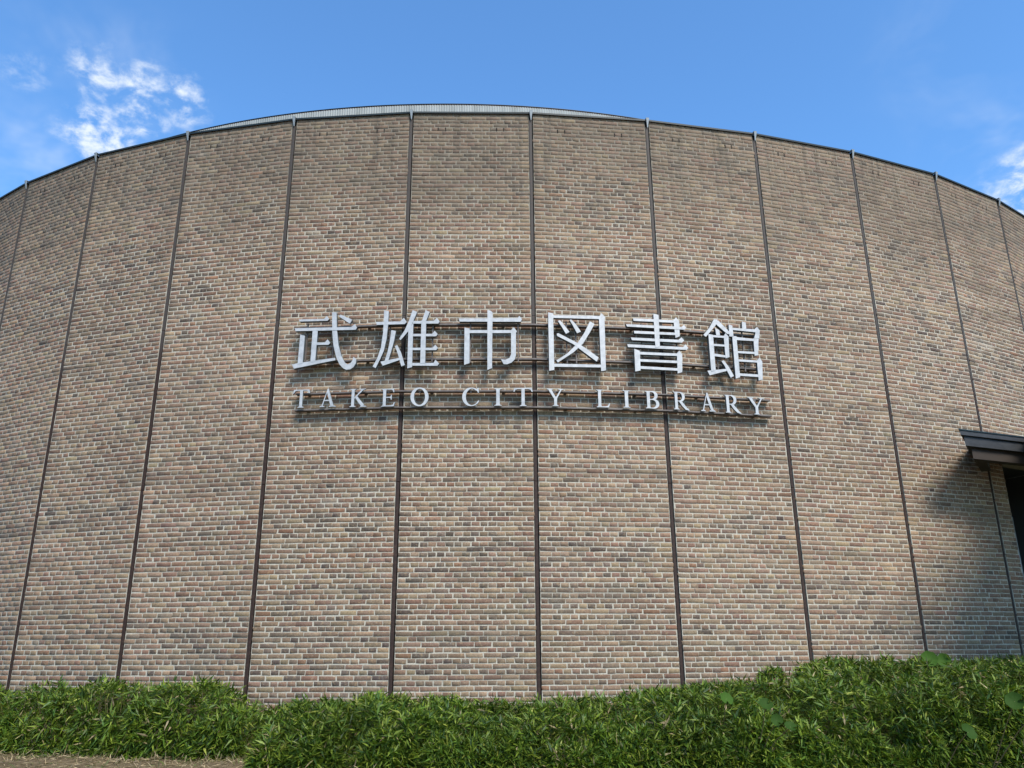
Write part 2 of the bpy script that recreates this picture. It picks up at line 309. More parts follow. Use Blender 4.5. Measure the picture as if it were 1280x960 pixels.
# ------------------------------------------------------------------ the library
bld = empty('library_building', (float(V[5][0]), float(V[5][1]), 0))
tag(bld, 'round brick library building of flat panels divided by dark vertical joints', 'building')
bld_inv = Vector(bld.location)
def child(o):        # parts are modelled in world coordinates; keep them in place under the building's empty
    o.parent = bld; o.location = o.location - bld_inv if o.parent_type else o.location; return o
PTINT = {k: .95 + .10 * random.random() for k in range(-20, 40)}
JW = .042                                    # half width of a joint gap
HOLE = {9: (.40, 5.0, GROUND_W - 1, EYE + 3.0)}   # doorway in panel 9 (start, end along panel, bottom, top)
# mortar bed, one part per panel
for k in range(-16, 29):
    o, t, n, L = facet(k); mb = MB()
    d1 = 0.0 if KL <= k < KR else .008
    if k in HOLE:
        s0, s1, zb, zt = HOLE[k]
        mb.obox(o, t, n, .036, s0, -.25, d1, -.2, zt); mb.obox(o, t, n, .036, L - .036, -.25, d1, zt, ZTOP - .004)
    else: mb.obox(o, t, n, .036, L - .036, -.25, d1, -.2, ZTOP - .004)
    child(mb.build('wall_panel', M_MORTAR))
# bricks ---------------------------------------------------------------
BASE = np.array([(.255, .178, .125), (.235, .160, .118), (.225, .140, .108), (.28, .205, .14), (.215, .165, .12), (.20, .115, .085),
                 (.30, .235, .15), (.265, .20, .15), (.16, .125, .105), (.075, .062, .060), (.105, .085, .078), (.25, .13, .08)])
WT = np.array([18, 17, 14, 9, 12, 8, 4, 8, 9, 3, 5, 2.]); 
def vnoise(s, z, seed):
    """cheap smooth value noise"""
    r = np.random.default_rng(seed).random((64, 64)); a, b_ = int(math.floor(s)), int(math.floor(z)); u, w = s - a, z - b_
    u = u * u * (3 - 2 * u); w = w * w * (3 - 2 * w); g_ = lambda i, j: r[i % 64, j % 64]
    return (g_(a, b_) * (1 - u) + g_(a + 1, b_) * u) * (1 - w) + (g_(a, b_ + 1) * (1 - u) + g_(a + 1, b_ + 1) * u) * w
RN = {}
def vn(s, z, seed):
    if seed not in RN: RN[seed] = np.random.default_rng(seed).random((64, 64))
    r = RN[seed]; a, b_ = math.floor(s), math.floor(z); u, w = s - a, z - b_
    u = u * u * (3 - 2 * u); w = w * w * (3 - 2 * w); a %= 64; b_ %= 64; a1 = (a + 1) % 64; b1 = (b_ + 1) % 64
    return (r[a, b_] * (1 - u) + r[a1, b_] * u) * (1 - w) + (r[a, b1] * (1 - u) + r[a1, b1] * u) * w
def brick_color(S_, Z_, header):
    w = WT.copy()
    dk = vn(S_ * .9, Z_ * 2.2, 3); bd = vn(S_ * .25, Z_ * 1.1, 4); yl = vn(S_ * .5, Z_ * .8, 5)
    w[8:11] *= (.25 + 4.5 * max(0, dk - .5) * 2 + 2.5 * max(0, bd - .55)) * (1.7 if header else .75)
    w[9:11] *= .95 if Z_ > EYE + 4.5 else .55
    w[[3, 6, 7]] *= .5 + 1.4 * yl; w[[2, 5]] *= .6 + 1.2 * (1 - yl)
    w /= w.sum(); c = BASE[rng.choice(12, p=w)] * rng.uniform(.80, 1.2) * (.78 + .42 * vn(S_ * .35 + 9, Z_ * .7, 6)) * (.92 + .16 * vn(S_ * 1.3, Z_ * 1.9, 7)); g_ = c.mean()
    return (((c * .84 + g_ * .16) * .84 + np.array([.22, .165, .125]) * .16) * np.array([.985, .865, .735])) * (1 + rng.normal(0, .022, 3))
def project(p):
    q = Vector(p) - Vector((0, 0, EYE)); zf = q.dot(fw)
    return 640 + 1035.2 * q.dot(right) / zf, 480 - 1035.2 * q.dot(upv) / zf, zf
bricks = []          # (panel, s centre, length, z centre, colour, course)
for k in range(KL, KR):
    o, t, n, L = facet(k); W_ = L - 2 * JW; hu = (W_ + .0135) / 15.8
    zlo = -1 if k > 11 else 0
    i = -1
    while Z0 - i * ROW > GROUND_W - .05:
        zc = Z0 - i * ROW; 
        if i % 2: lens = [1.4] + [1] * 13 + [1.4]
        elif i % 4 == 0: lens = [1.9] + [2] * 6 + [1.9]
        else: lens = [.9] + [2] * 7 + [.9]
        if rng.random() < .05 and i % 2 == 0 and i % 4 == 0: lens[3:4] = [1, 1]
        s = JW
        for m_, ln in enumerate(lens):
            ll = ln * hu; a0, a1 = s, s + ll - .0135; s += ll
            a0 += rng.normal(0, .003); a1 += rng.normal(0, .003)
            if m_ == 0: a0 = JW + rng.normal(0, .006)
            if m_ == len(lens) - 1: a1 = L - JW + rng.normal(0, .006)
            if k in HOLE and zc < HOLE[k][3] + .03:
                if a0 > HOLE[k][0] - .04: continue
                a1 = min(a1, HOLE[k][0] + .004)
            bricks.append((k, (a0 + a1) / 2, a1 - a0, zc + rng.normal(0, .0015) + .006 * (vn(k * 7 + s * .8, i * .31, 8) - .5), PTINT[k] * brick_color(k * 1.96 + s, zc, ln < 1.5 and 0 < m_ < len(lens) - 1), i))
        i += 1
# the 300 bricks that show largest become parts of their own, the rest one mass
size = []
for q, (k, s, ln, zc, c, i) in enumerate(bricks):
    o, t, n, L = facet(k); p = o + t * s; a = 0
    if -1 <= k <= 10:
        x, y, zf = project((p[0], p[1], zc))
        if 0 < x < 1280 and y < 850 and not (355 < x < 965 and 380 < y < 525): a = ln * abs(t[0] * p[1] - t[1] * p[0]) / np.hypot(*p) / zf ** 2
    size.append(a)
single = set(np.argsort(size)[-300:].tolist())
def template(ln, jit):
    """brick of length ln: back ring, front ring, chamfered face; local x along, y into the wall, z up"""
    h = .0278; ch = .004; P = []
    for sx, sz in ((-1, -1), (1, -1), (1, 1), (-1, 1)):
        jx, jz, jd = jit() * .003, jit() * .0021, 0
        P.append([(sx * ln / 2 + jx, .03, sz * h + jz), (sx * ln / 2 + jx, .001, sz * h + jz), (sx * (ln / 2 - ch) + jx * 1.4, -.0035 + jit() * .0008, sz * (h - ch) + jz * 1.4)])
    return np.array([P[a_][b_] for b_ in range(3) for a_ in range(4)])
FQ = []
for r in (0, 4):
    for a_ in range(4): FQ.append((r + a_, r + (a_ + 1) % 4, r + 4 + (a_ + 1) % 4, r + 4 + a_))
FQ.append((8, 9, 10, 11)); FQ = np.array(FQ)
jn = lambda: float(np.clip(rng.normal(), -2, 2))
VV, CC, NB = [], [], 0; variants = {}
for q, (k, s, ln, zc, c, i) in enumerate(bricks):
    o, t, n, L = facet(k); proud = .0015 + rng.uniform(-.0012, .0022)
    if q in single:
        key = (round(ln, 2), int(rng.integers(0, 5)))
        if key not in variants:
            me = npmesh('brick', template(key[0], jn), quads=FQ); me.materials.append(M_BRICK); variants[key] = me
        p = o + t * s + n * proud
        ob = bpy.data.objects.new('brick', variants[key]); COL.objects.link(ob); ob.parent = bld
        ob.location = Vector((p[0], p[1], zc)) - bld_inv; ob.rotation_euler.z = math.atan2(t[1], t[0]); ob.color = (*[float(v) for v in c], 1)
        ob.scale.x = ln / key[0]
    else:
        T = template(ln, jn); b0 = o + t * s + n * proud
        VV.append(np.stack([b0[0] + T[:, 0] * t[0] - T[:, 1] * n[0], b0[1] + T[:, 0] * t[1] - T[:, 1] * n[1], zc + T[:, 2]], 1)); CC.append(np.repeat(c[None], 12, 0)); NB += 1
FA = (FQ[None] + (np.arange(NB) * 12)[:, None, None]).reshape(-1, 4)
child(tag(link('brickwork', npmesh('brickwork', np.concatenate(VV), quads=FA, colors=np.concatenate(CC)), mat=M_BRICKS), kind='stuff'))

# joint profiles, copings and their clips ------------------------------
for k in range(KL, KR + 1):
    _, t0, n0, _ = facet(k - 1); _, t1, n1, _ = facet(k); nm = (n0 + n1); nm /= np.linalg.norm(nm); tm = np.array([-nm[1], nm[0]])
    mb = MB(); mb.obox(V[k], tm, nm, -.05, .05, -.25, -.035, -.2, ZTOP - .006); child(mb.build('joint_backing', M_DARK))
    mb = MB()
    zs = [(.1, EYE + 2.295), (EYE + 2.303, EYE + 4.84), (EYE + 4.846, ZTOP - .11)]
    for za, zb in zs:
        mb.obox(V[k], tm, nm, -.031, .017, -.034, -.002, za, zb)
        mb.obox(V[k], tm, nm, -.024, -.010, -.002, .004, za, zb)
    child(mb.build('joint_bar', M_STEEL))
for k in range(-16, 29):
    if k + 1 > 28: break
    if KL <= k < KR:
        A, B = off(k, .0), off(k + 1, .0); _, t, n, L = facet(k)
        gap = .018
        mb = MB(); o_ = V[k]
        mb.obox(o_, t, n, gap, L - gap, -.34, .030, ZTOP + .006, ZTOP + .024)
        mb.obox(o_, t, n, gap, L - gap, .024, .032, ZTOP - .008, ZTOP + .005)
        child(mb.build('coping', M_COPE))
    else:
        o_, t, n, L = facet(k); mb = MB(); mb.obox(o_, t, n, 0, L, -.34, .045, ZTOP, ZTOP + .034); child(mb.build('coping', M_COPE))
for k in range(KL, KR + 1):
    _, t0, n0, _ = facet(k - 1); _, t1, n1, _ = facet(k); nm = (n0 + n1); nm /= np.linalg.norm(nm); tm = np.array([-nm[1], nm[0]])
    f3 = lambda u, v, d: (V[k][0] + tm[0] * u + nm[0] * d, V[k][1] + tm[1] * u + nm[1] * d, ZTOP + v)
    mb = MB()
    mb.box8([f3(-.024, .034, -.3), f3(.024, .034, -.3), f3(.024, .034, .052), f3(-.024, .034, .052), f3(-.024, .042, -.3), f3(.024, .042, -.3), f3(.024, .042, .058), f3(-.024, .042, .058)])
    mb.box8([f3(-.004, -.125, .018), f3(.010, -.125, .018), f3(.010, -.125, .026), f3(-.004, -.125, .026), f3(-.026, .033, .0475), f3(.026, .033, .0475), f3(.026, .033, .066), f3(-.026, .033, .066)])
    child(mb.build('coping_clip', M_ALU))
# weep slots in the fourth course: solid dark strips stand for the shade inside
for k in range(KL, KR):
    o, t, n, L = facet(k); hu = (L - 2 * JW + .011) / 15.8
    for u in (3.4, 4.4, 11.4, 12.4):
        s = JW + u * hu - .007
        mb = MB(); mb.obox(o, t, n, s - .008, s + .008, -.01, .0062, Z0 - 3 * ROW - .032, Z0 - 3 * ROW + .030); child(mb.build('weep_slot', M_DARK))
# roof slab behind the parapet
rb = bmesh.new(); ring = [rb.verts.new((*(off(k, -.3)), ZTOP - .3)) for k in range(-15, 28)]; rb.faces.new(ring)
rm = bpy.data.meshes.new('roof'); rb.to_mesh(rm); rb.free(); child(link('roof', rm, mat=M_ROOFMETAL))
# corrugated sheet band that rises behind the coping
RC = np.array([-1.2178, 25.3288]); RR = 13.5266
th0, th1 = -.50, .40; N = 3 * int((th1 - th0) * RR / .042)
vs, qs, zA, zB = [], [], ZTOP + .0, EYE + 8.455 + .285
for i in range(N + 1):
    th = th0 + (th1 - th0) * i / N; r = RR + (.0, .020, .020)[i % 3]
    x, y = RC[0] + r * math.sin(th), RC[1] - r * math.cos(th); vs += [(x, y, zA), (x, y, zB - .02)]
    if i < N: qs.append((2 * i, 2 * i + 2, 2 * i + 3, 2 * i + 1))
child(link('corrugated_band', npmesh('corrugated_band', vs, quads=qs), mat=M_CORR))
def ring_strip(name, r0, r1, z0, z1, mat, n=90):
    mb = MB()
    for i in range(n):
        a_, b_ = th0 + (th1 - th0) * i / n, th0 + (th1 - th0) * (i + 1) / n
        P = [(RC[0] + r * math.sin(q), RC[1] - r * math.cos(q)) for r, q in ((r1, a_), (r1, b_), (r0, b_), (r0, a_))]
        mb.box8([(*p, z0) for p in P] + [(*p, z1) for p in P])
    bmesh.ops.remove_doubles(mb.bm, verts=mb.bm.verts, dist=1e-5)
    return child(mb.build(name, mat))
ring_strip('profile_closer', RR - .30, RR + .004, zB - .019, zB - .004, M_CLOSER)
ring_strip('verge_cap', RR - .35, RR + .016, zB, zB + .009, M_COPE)

# entrance canopy on the right -----------------------------------------
can = empty('canopy', (0, 0, 0)); can.parent = bld; can.location = -bld_inv
PL = [np.array(p) for p in ((6.75, 12.15), (8.13, 12.70), (6.85, 9.75), (13.2, 10.0), (12.2, 17.0), (7.61, 13.452))]  # porch reaching forward out of view is added to shade the wall
def slab(P, z0, z1, name, mat):
    mb = MB(); to3 = lambda u, v, d: (u, v, d); mb.prism([tuple(p) for p in P], to3, z0, z1); return mb.build(name, mat, can)
def inset(P, d):
    out_ = []
    n_ = len(P)
    for i in range(n_):
        a_, b_, c_ = P[i - 1], P[i], P[(i + 1) % n_]
        e0 = (b_ - a_) / np.linalg.norm(b_ - a_); e1 = (c_ - b_) / np.linalg.norm(c_ - b_)
        m0 = np.array([-e0[1], e0[0]]); m1 = np.array([-e1[1], e1[0]]); mm = m0 + m1; mm /= np.linalg.norm(mm); out_.append(b_ + mm * d / (mm @ m1))
    return out_
def edging(a_, b_, z0, z1, name, mat):
    """strip that follows the open edges of the canopy, between insets a_ and b_"""
    A, B = inset(PL, a_), inset(PL, b_); mb = MB()
    for i in (5, 0, 1, 2):
        j = (i + 1) % 6; P = [A[i], A[j], B[j], B[i]]
        mb.box8([(*p, z0) for p in P] + [(*p, z1) for p in P])
    bmesh.ops.remove_doubles(mb.bm, verts=mb.bm.verts, dist=1e-5)
    mb.build(name, mat, can)
zC = EYE + 3.155
slab(PL, zC - .012, zC + .006, 'roof_sheet', M_COPE)
edging(.012, .10, zC - .082, zC - .013, 'gutter', M_ROOFMETAL)
edging(.045, .13, zC - .235, zC - .083, 'fascia', M_ROOFMETAL)
edging(.105, .24, zC - .41, zC - .236, 'beam', M_WOOD)
slab(inset(PL, .135), zC - .150, zC - .1, 'ceiling', M_WOOD)
# glazed doorway below it
dr = empty('entrance_door'); dr.parent = bld; dr.location = -bld_inv
o, t, n, L = facet(9)
mb = MB(); mb.obox(o, t, n, .402, L, -1.30, -1.27, .3, EYE + 2.999); mb.build('glass', M_GLASS, dr)
mb = MB(); mb.obox(o, t, n, .380, .399, -1.3, -.252, .3, EYE + 2.999); mb.obox(o, t, n, L + .01, L + .03, -1.3, -.252, .3, EYE + 2.999); mb.obox(o, t, n, .40, L, -1.26, -.252, EYE + 3.001, EYE + 3.02); mb.build('vestibule_wall', M_FRAME, dr)
mb = MB()
for s in (.402, 1.1, 1.8): mb.obox(o, t, n, s, s + .06, -1.268, -1.20, .3, EYE + 2.99)
mb.obox(o, t, n, .463, 1.85, -1.265, -1.205, EYE + 2.2, EYE + 2.26)
mb.build('frame', M_FRAME, dr)
mb = MB(); mb.tube(tuple(o + t * .66 + n * -.15) + (EYE + .55,), tuple(o + t * .66 + n * -.15) + (EYE + 2.1,), .016, n=8); mb.build('handle', M_ALU, dr, smooth=True)

# ------------------------------------------------------------------ the sign
sign = empty('library_sign', (float(V[5][0]), float(V[5][1]), EYE + 3.3))
tag(sign, 'silver raised Japanese characters over TAKEO CITY LIBRARY letters on thin rails', 'sign')
s_inv = Vector(sign.location)
def schild(o, label=None):
    o.parent = sign; o.location = -s_inv
    if label: o['label'] = label
    return o
def path(k0, s0, k1, s1, d):
    """points of the wall line moved outward, from panel k0 at s0 to panel k1 at s1"""
    P = []; o, t, n, L = facet(k0); P.append(o + t * s0 + n * d)
    for k in range(k0 + 1, k1 + 1): P.append(off(k, d))
    o, t, n, L = facet(k1); P.append(o + t * s1 + n * d); return P
def rail(z, h, da, db, k0, s0, k1, s1):
    A, B = path(k0, s0, k1, s1, da), path(k0, s0, k1, s1, db); mb = MB()
    for i in range(len(A) - 1):
        mb.box8([(*B[i], z - h), (*B[i + 1], z - h), (*A[i + 1], z - h), (*A[i], z - h), (*B[i], z + h), (*B[i + 1], z + h), (*A[i + 1], z + h), (*A[i], z + h)])
    bmesh.ops.remove_doubles(mb.bm, verts=mb.bm.verts, dist=1e-5)
    schild(mb.build('rail', M_RAIL))
rail(EYE + 4.655, .012, .030, .112, 3, .42, 6, 1.60)
rail(EYE + 4.108, .012, .030, .112, 3, .42, 6, 1.60)
rail(EYE + 3.611, .010, .030, .115, 3, .42, 6, 1.66)
rail(EYE + 3.362, .010, .030, .122, 3, .42, 6, 1.66)
# wall brackets that carry the rails
for z in (4.655, 4.108, 3.611, 3.362):
    for k, s in ((3, .60), (3, 1.45), (4, .45), (4, 1.5), (5, .45), (5, 1.5), (6, .5), (6, 1.4)):
        o, t, n, L = facet(k); mb = MB(); mb.obox(o, t, n, s - .02, s + .02, .004, .029, EYE + z - .012, EYE + z + .011); schild(mb.build('bracket', M_RAIL))
def two_tone(o):
    me = o.data; me.materials.append(M_RETURN)
def glyph(name, org, ang, polys, depth, label, m_front=M_LETTER):
    ca, sa = math.cos(math.radians(ang)), math.sin(math.radians(ang))
    bm = bmesh.new(); bm.free(); mb = MB()
    for i, pts in enumerate(polys):
        e = .0009 * i
        f3 = lambda u, v, d: (org[0] + ca * u + sa * d, org[1] + sa * u - ca * d, EYE + org[2] + v)
        mb.prism([tuple(p) for p in pts], f3, -depth - e * .3, -e)
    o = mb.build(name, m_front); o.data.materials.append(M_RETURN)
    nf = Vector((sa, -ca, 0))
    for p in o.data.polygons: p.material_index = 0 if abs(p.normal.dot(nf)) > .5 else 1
    return schild(o, label)
CH = {'mu': '武', 'yu': '雄', 'shi': '市', 'to': '図', 'sho': '書', 'kan': '館'}
for nm, org, ang, polys in CHARS:
    P = [[(u / 1000, v / 1000) for u, v in l] for l in polys]
    glyph('character', org, ang, P, .065, 'silver Japanese character ' + CH[nm])
    # upright posts behind each character, from rail to rail
    ca, sa = math.cos(math.radians(ang)), math.sin(math.radians(ang))
    for u in {'mu': (-.36, .05), 'yu': (-.28, .36), 'shi': (-.40, .31), 'to': (-.13, .01), 'sho': (-.3, .25), 'kan': (-.25, .2)}[nm]:
        mb = MB(); x, y = org[0] + ca * u, org[1] + sa * u
        mb.obox((x, y), (ca, sa), (sa, -ca), -.009, .009, -.095, -.072, EYE + 4.05, EYE + 4.72); schild(mb.build('post', M_RAIL))
# roman capitals, cap height 1, drawn as stroke outlines --------------------
def strip(pts):
    """pts: (x, y, half width) along a centre line -> outline"""
    L_, R_ = [], []
    for i, (x, y, w) in enumerate(pts):
        a_ = pts[max(i - 1, 0)]; b_ = pts[min(i + 1, len(pts) - 1)]; dx, dy = b_[0] - a_[0], b_[1] - a_[1]; l_ = math.hypot(dx, dy) or 1
        L_.append((x - dy / l_ * w, y + dx / l_ * w)); R_.append((x + dy / l_ * w, y - dx / l_ * w))
    return L_ + R_[::-1]
def stem(x, w=.085, b=True, tp=True, sw=.10):
    o = [[(x - w, .02), (x + w, .02), (x + w, .98), (x - w, .98)]]
    if b: o.append([(x - w - sw, 0), (x + w + sw, 0), (x + w + sw, .028), (x + w + .02, .05), (x + w, .12), (x - w, .12), (x - w - .02, .05), (x - w - sw, .028)])
    if tp: o.append([(x - w - sw, 1), (x - w - sw, .972), (x - w - .02, .95), (x - w, .88), (x + w, .88), (x + w + .02, .95), (x + w + sw, .972), (x + w + sw, 1)])
    return o
def serif(x, y, w, up):
    s = -1 if up else 1
    return [(x - w, y), (x + w, y), (x + w, y + s * .03), (x - w, y + s * .03)]
def arc(cx, cy, rx_, ry_, a0, a1, wf, n=18):
    return strip([(cx + rx_ * math.cos(a), cy + ry_ * math.sin(a), wf(a)) for a in [a0 + (a1 - a0) * i / n for i in range(n + 1)]])
R_ = math.radians
G = {}
G['I'] = (.38, stem(.19))
G['T'] = (.98, stem(.49, tp=False) + [[(.03, .945), (.95, .945), (.95, 1), (.03, 1)], [(.02, 1), (-.02, .80), (.03, .79), (.09, .90), (.22, .95), (.22, 1)], [(.96, 1), (1.0, .80), (.95, .79), (.89, .90), (.76, .95), (.76, 1)]])
G['L'] = (.80, stem(.22) + [[(.2, 0), (.74, 0), (.80, .22), (.755, .23), (.69, .10), (.58, .06), (.2, .055)]])
G['E'] = (.82, stem(.22) + [[(.2, 0), (.76, 0), (.82, .22), (.775, .23), (.71, .10), (.6, .06), (.2, .055)], [(.2, .945), (.62, .945), (.69, .90), (.72, .79), (.765, .80), (.75, 1), (.2, 1)],
                      [(.25, .485), (.52, .485), (.57, .45), (.59, .38), (.63, .38), (.63, .66), (.59, .66), (.57, .58), (.52, .545), (.25, .545)]])
G['A'] = (.98, [[(.44, 1.02), (.52, 1.02), (.86, .04), (.68, .04), (.41, .86)], [(.40, .86), (.46, .95), (.21, .04), (.13, .04)], [(.24, .33), (.62, .33), (.60, .39), (.26, .39)],
                [(.02, 0), (.32, 0), (.32, .03), (.22, .07), (.10, .07), (.02, .03)], [(.58, 0), (.99, 0), (.99, .03), (.88, .08), (.66, .08), (.58, .03)]])
G['K'] = (1.02, stem(.22) + [strip([(.30, .48, .03), (.78, .95, .045)]), [(.60, 1), (.97, 1), (.97, .972), (.84, .945), (.72, .92), (.60, .972)],
                            strip([(.40, .57, .07), (.60, .32, .085), (.84, .05, .09)]), [(.66, 0), (1.05, 0), (1.05, .028), (.95, .06), (.78, .07), (.66, .028)]])
G['Y'] = (.98, [[(.41, .02), (.58, .02), (.58, .48), (.41, .48)], [(.31, 0), (.68, 0), (.68, .028), (.60, .05), (.58, .12), (.41, .12), (.39, .05), (.31, .028)],
                [(.06, .96), (.25, .96), (.56, .45), (.42, .40)], [(.80, .96), (.88, .96), (.575, .42), (.49, .47)],
                [(-.02, 1), (.36, 1), (.36, .972), (.26, .94), (.10, .94), (-.02, .972)], [(.66, 1), (1.0, 1), (1.0, .972), (.90, .945), (.78, .945), (.66, .972)]])
ow = lambda a: .035 + .065 * abs(math.cos(a)) ** 1.5
G['O'] = (1.04, [arc(.52, .5, .41, .475, R_(90), R_(271), ow), arc(.52, .5, .41, .475, R_(-91), R_(91), ow)])
G['C'] = (.95, [arc(.53, .5, .42, .475, R_(48), R_(180), lambda a: .028 + .072 * max(0, -math.cos(a)) ** 1.3 + .02 * max(0, math.cos(a))), arc(.53, .5, .42, .475, R_(179), R_(315), lambda a: .028 + .072 * max(0, -math.cos(a)) ** 1.3),
                [(.79, .90), (.86, .99), (.90, .99), (.92, .72), (.88, .71), (.82, .82)], [(.80, .10), (.87, .16), (.94, .29), (.90, .31), (.80, .20)]])
bw = lambda a: .028 + .06 * max(0, math.cos(a)) ** 1.3
G['B'] = (.80, stem(.20, sw=.08) + [[(.2, .95), (.42, .95), (.42, 1), (.2, 1)], [(.2, .50), (.44, .50), (.44, .55), (.2, .55)], [(.2, 0), (.44, 0), (.44, .05), (.2, .05)],
                           arc(.42, .755, .22, .222, R_(-90), R_(90), bw), arc(.44, .275, .27, .25, R_(-90), R_(90), bw)])
G['R'] = (.98, stem(.20, sw=.09) + [[(.2, .95), (.42, .95), (.42, 1), (.2, 1)], [(.2, .46), (.42, .46), (.42, .51), (.2, .51)], arc(.42, .735, .25, .245, R_(-90), R_(90), bw),
                           strip([(.44, .50, .07), (.62, .27, .085), (.80, .08, .075), (1.0, -.02, .02)])])
for ch, x, y, z, ang, w, h in LATIN:
    gw, polys = G[ch]; sx = w / gw * .97
    P = [[((u - gw / 2) * sx, v * h) for u, v in l] for l in polys]
    ca, sa = math.cos(math.radians(ang)), math.sin(math.radians(ang))
    glyph('letter', (x, y, z), ang, P, .035, 'silver serif capital letter ' + ch)
    mb = MB(); mb.obox((x, y), (ca, sa), (sa, -ca), -.012, .012, -.066, -.0355, EYE + z + .21, EYE + z + .24); schild(mb.build('post', M_RAIL))

# ------------------------------------------------------------------ bamboo-grass hedges in front of the wall
SL = [(-1.2, -.045), (-.72, -.040), (-.5833, -.0387), (-.4481, -.0309), (-.36, -.0315), (-.30, -.040), (-.27, -.0545), (-.20, -.050), (-.1471, -.0463), (-.06, -.052), (.0158, -.0574), (.07, -.055),
      (.1428, -.0463), (.2526, -.0332), (.31, -.020), (.3739, -.0098), (.44, -.014), (.5101, -.0175), (.5848, -.0092), (.8, -.01), (1.2, -.02)]
def crest(x, y):
    return EYE + np.interp(x / y, [a for a, b in SL], [b for a, b in SL]) * y
def wpt(kf, d):
    k = np.floor(kf).astype(int); fr = kf - k; out_ = np.zeros((len(kf), 2)); nn_ = np.zeros((len(kf), 2))
    for kk in np.unique(k):
        m_ = k == kk; A, B = off(int(kk), 1.0) , off(int(kk) + 1, 1.0); a0, b0 = V[int(kk)], V[int(kk) + 1]
        f_ = fr[m_][:, None]; p0 = a0 * (1 - f_) + b0 * f_; p1 = A * (1 - f_) + B * f_; nn_[m_] = p1 - p0; out_[m_] = p0 + (p1 - p0) * d[m_][:, None]
    return out_, nn_
def smooth2(x, y, sc, seed):
    r = np.random.default_rng(seed).random((97, 97)); x = x / sc + 40; y = y / sc + 40
    a_, b_ = np.floor(x).astype(int), np.floor(y).astype(int); u, w = x - a_, y - b_; u = u * u * (3 - 2 * u); w = w * w * (3 - 2 * w)
    g_ = lambda i, j: r[i % 97, j % 97]
    return (g_(a_, b_) * (1 - u) + g_(a_ + 1, b_) * u) * (1 - w) + (g_(a_, b_ + 1) * (1 - u) + g_(a_ + 1, b_ + 1) * u) * w
def hedge_top(kf, d, side):
    p, nn_ = wpt(kf, d); pc, _ = wpt(kf, np.full_like(d, .75))
    zc = crest(pc[:, 0], pc[:, 1]) - .035
    D = 1.75 if side == 'L' else np.interp(kf, [4.0, 6.0, 8.0, 9.5], [2.75, 3.2, 4.4, 4.9])
    e = np.clip((d - .75) / (D - .75), 0, 1); prof = np.where(d < .75, 1 - .10 * ((.75 - d) / .75) ** 2, (1 - e ** (4.5 if side == 'L' else 6.0)) ** .5)
    if side == 'L':      # rounded right end
        u = p[:, 0] / p[:, 1]; prof = prof * np.sqrt(np.clip((-.262 - u) / .03, 0, 1))
    else:
        u = p[:, 0] / p[:, 1]; prof = prof * np.sqrt(np.clip((u + .292 - .00 * d) / .035, 0, 1))
    bump = (smooth2(p[:, 0], p[:, 1], .42, 11) - .5) * .26 + (smooth2(p[:, 0], p[:, 1], .17, 12) - .5) * .12
    pit_ = smooth2(p[:, 0] + 3, p[:, 1], .19, 13); bump = bump * np.clip(e * 3 + .35, 0, 1) - np.clip(.52 - pit_, 0, 1) * 1.9 * np.clip(d * 1.2, 0.15, 1)
    z0 = ground_z(p[:, 0], p[:, 1]); slope_dn = 0
    return p, nn_, z0, z0 + (zc - z0) * prof + bump * prof
GREENS = np.array([(.085, .135, .010), (.058, .10, .010), (.135, .185, .016), (.026, .058, .009), (.16, .21, .025), (.08, .145, .016), (.24, .26, .045), (.34, .28, .14), (.05, .105, .018)])
GW = np.array([20, 20, 18, 18, 11, 16, 4, .8, 8]); GW /= GW.sum()
LT = np.array([(0, 0, 0), (.36, -.5, 0), (.36, .5, 0), (.44, 0, -.17), (1, 0, 0)])   # u along, v across (x width), fold
LTRI = np.array([(0, 1, 3), (0, 3, 2), (1, 4, 3), (3, 4, 2)])
def leaves(P, D, ln, wd, droop, col):
    """vectorised blades: base P, direction D"""
    n = len(P); D = D / np.linalg.norm(D, axis=1, keepdims=True)
    upz = np.tile([0, 0, 1.0], (n, 1)) + rng.normal(0, .45, (n, 3)); side = np.cross(D, upz); side /= np.linalg.norm(side, axis=1, keepdims=True) + 1e-9
    nrm = np.cross(side, D)
    u = LT[:, 0][None, :, None]; v = LT[:, 1][None, :, None]; f_ = LT[:, 2][None, :, None]
    X_ = P[:, None] + D[:, None] * u * ln[:, None, None] + side[:, None] * v * wd[:, None, None] + nrm[:, None] * f_ * wd[:, None, None]
    X_[:, :, 2] -= (u[:, :, 0] ** 2) * (droop * ln)[:, None]
    o5 = (np.arange(n) * 5)[:, None, None]
    return X_.reshape(-1, 3), (LTRI[None] + o5).reshape(-1, 3), None, np.repeat(col, 5, 0)
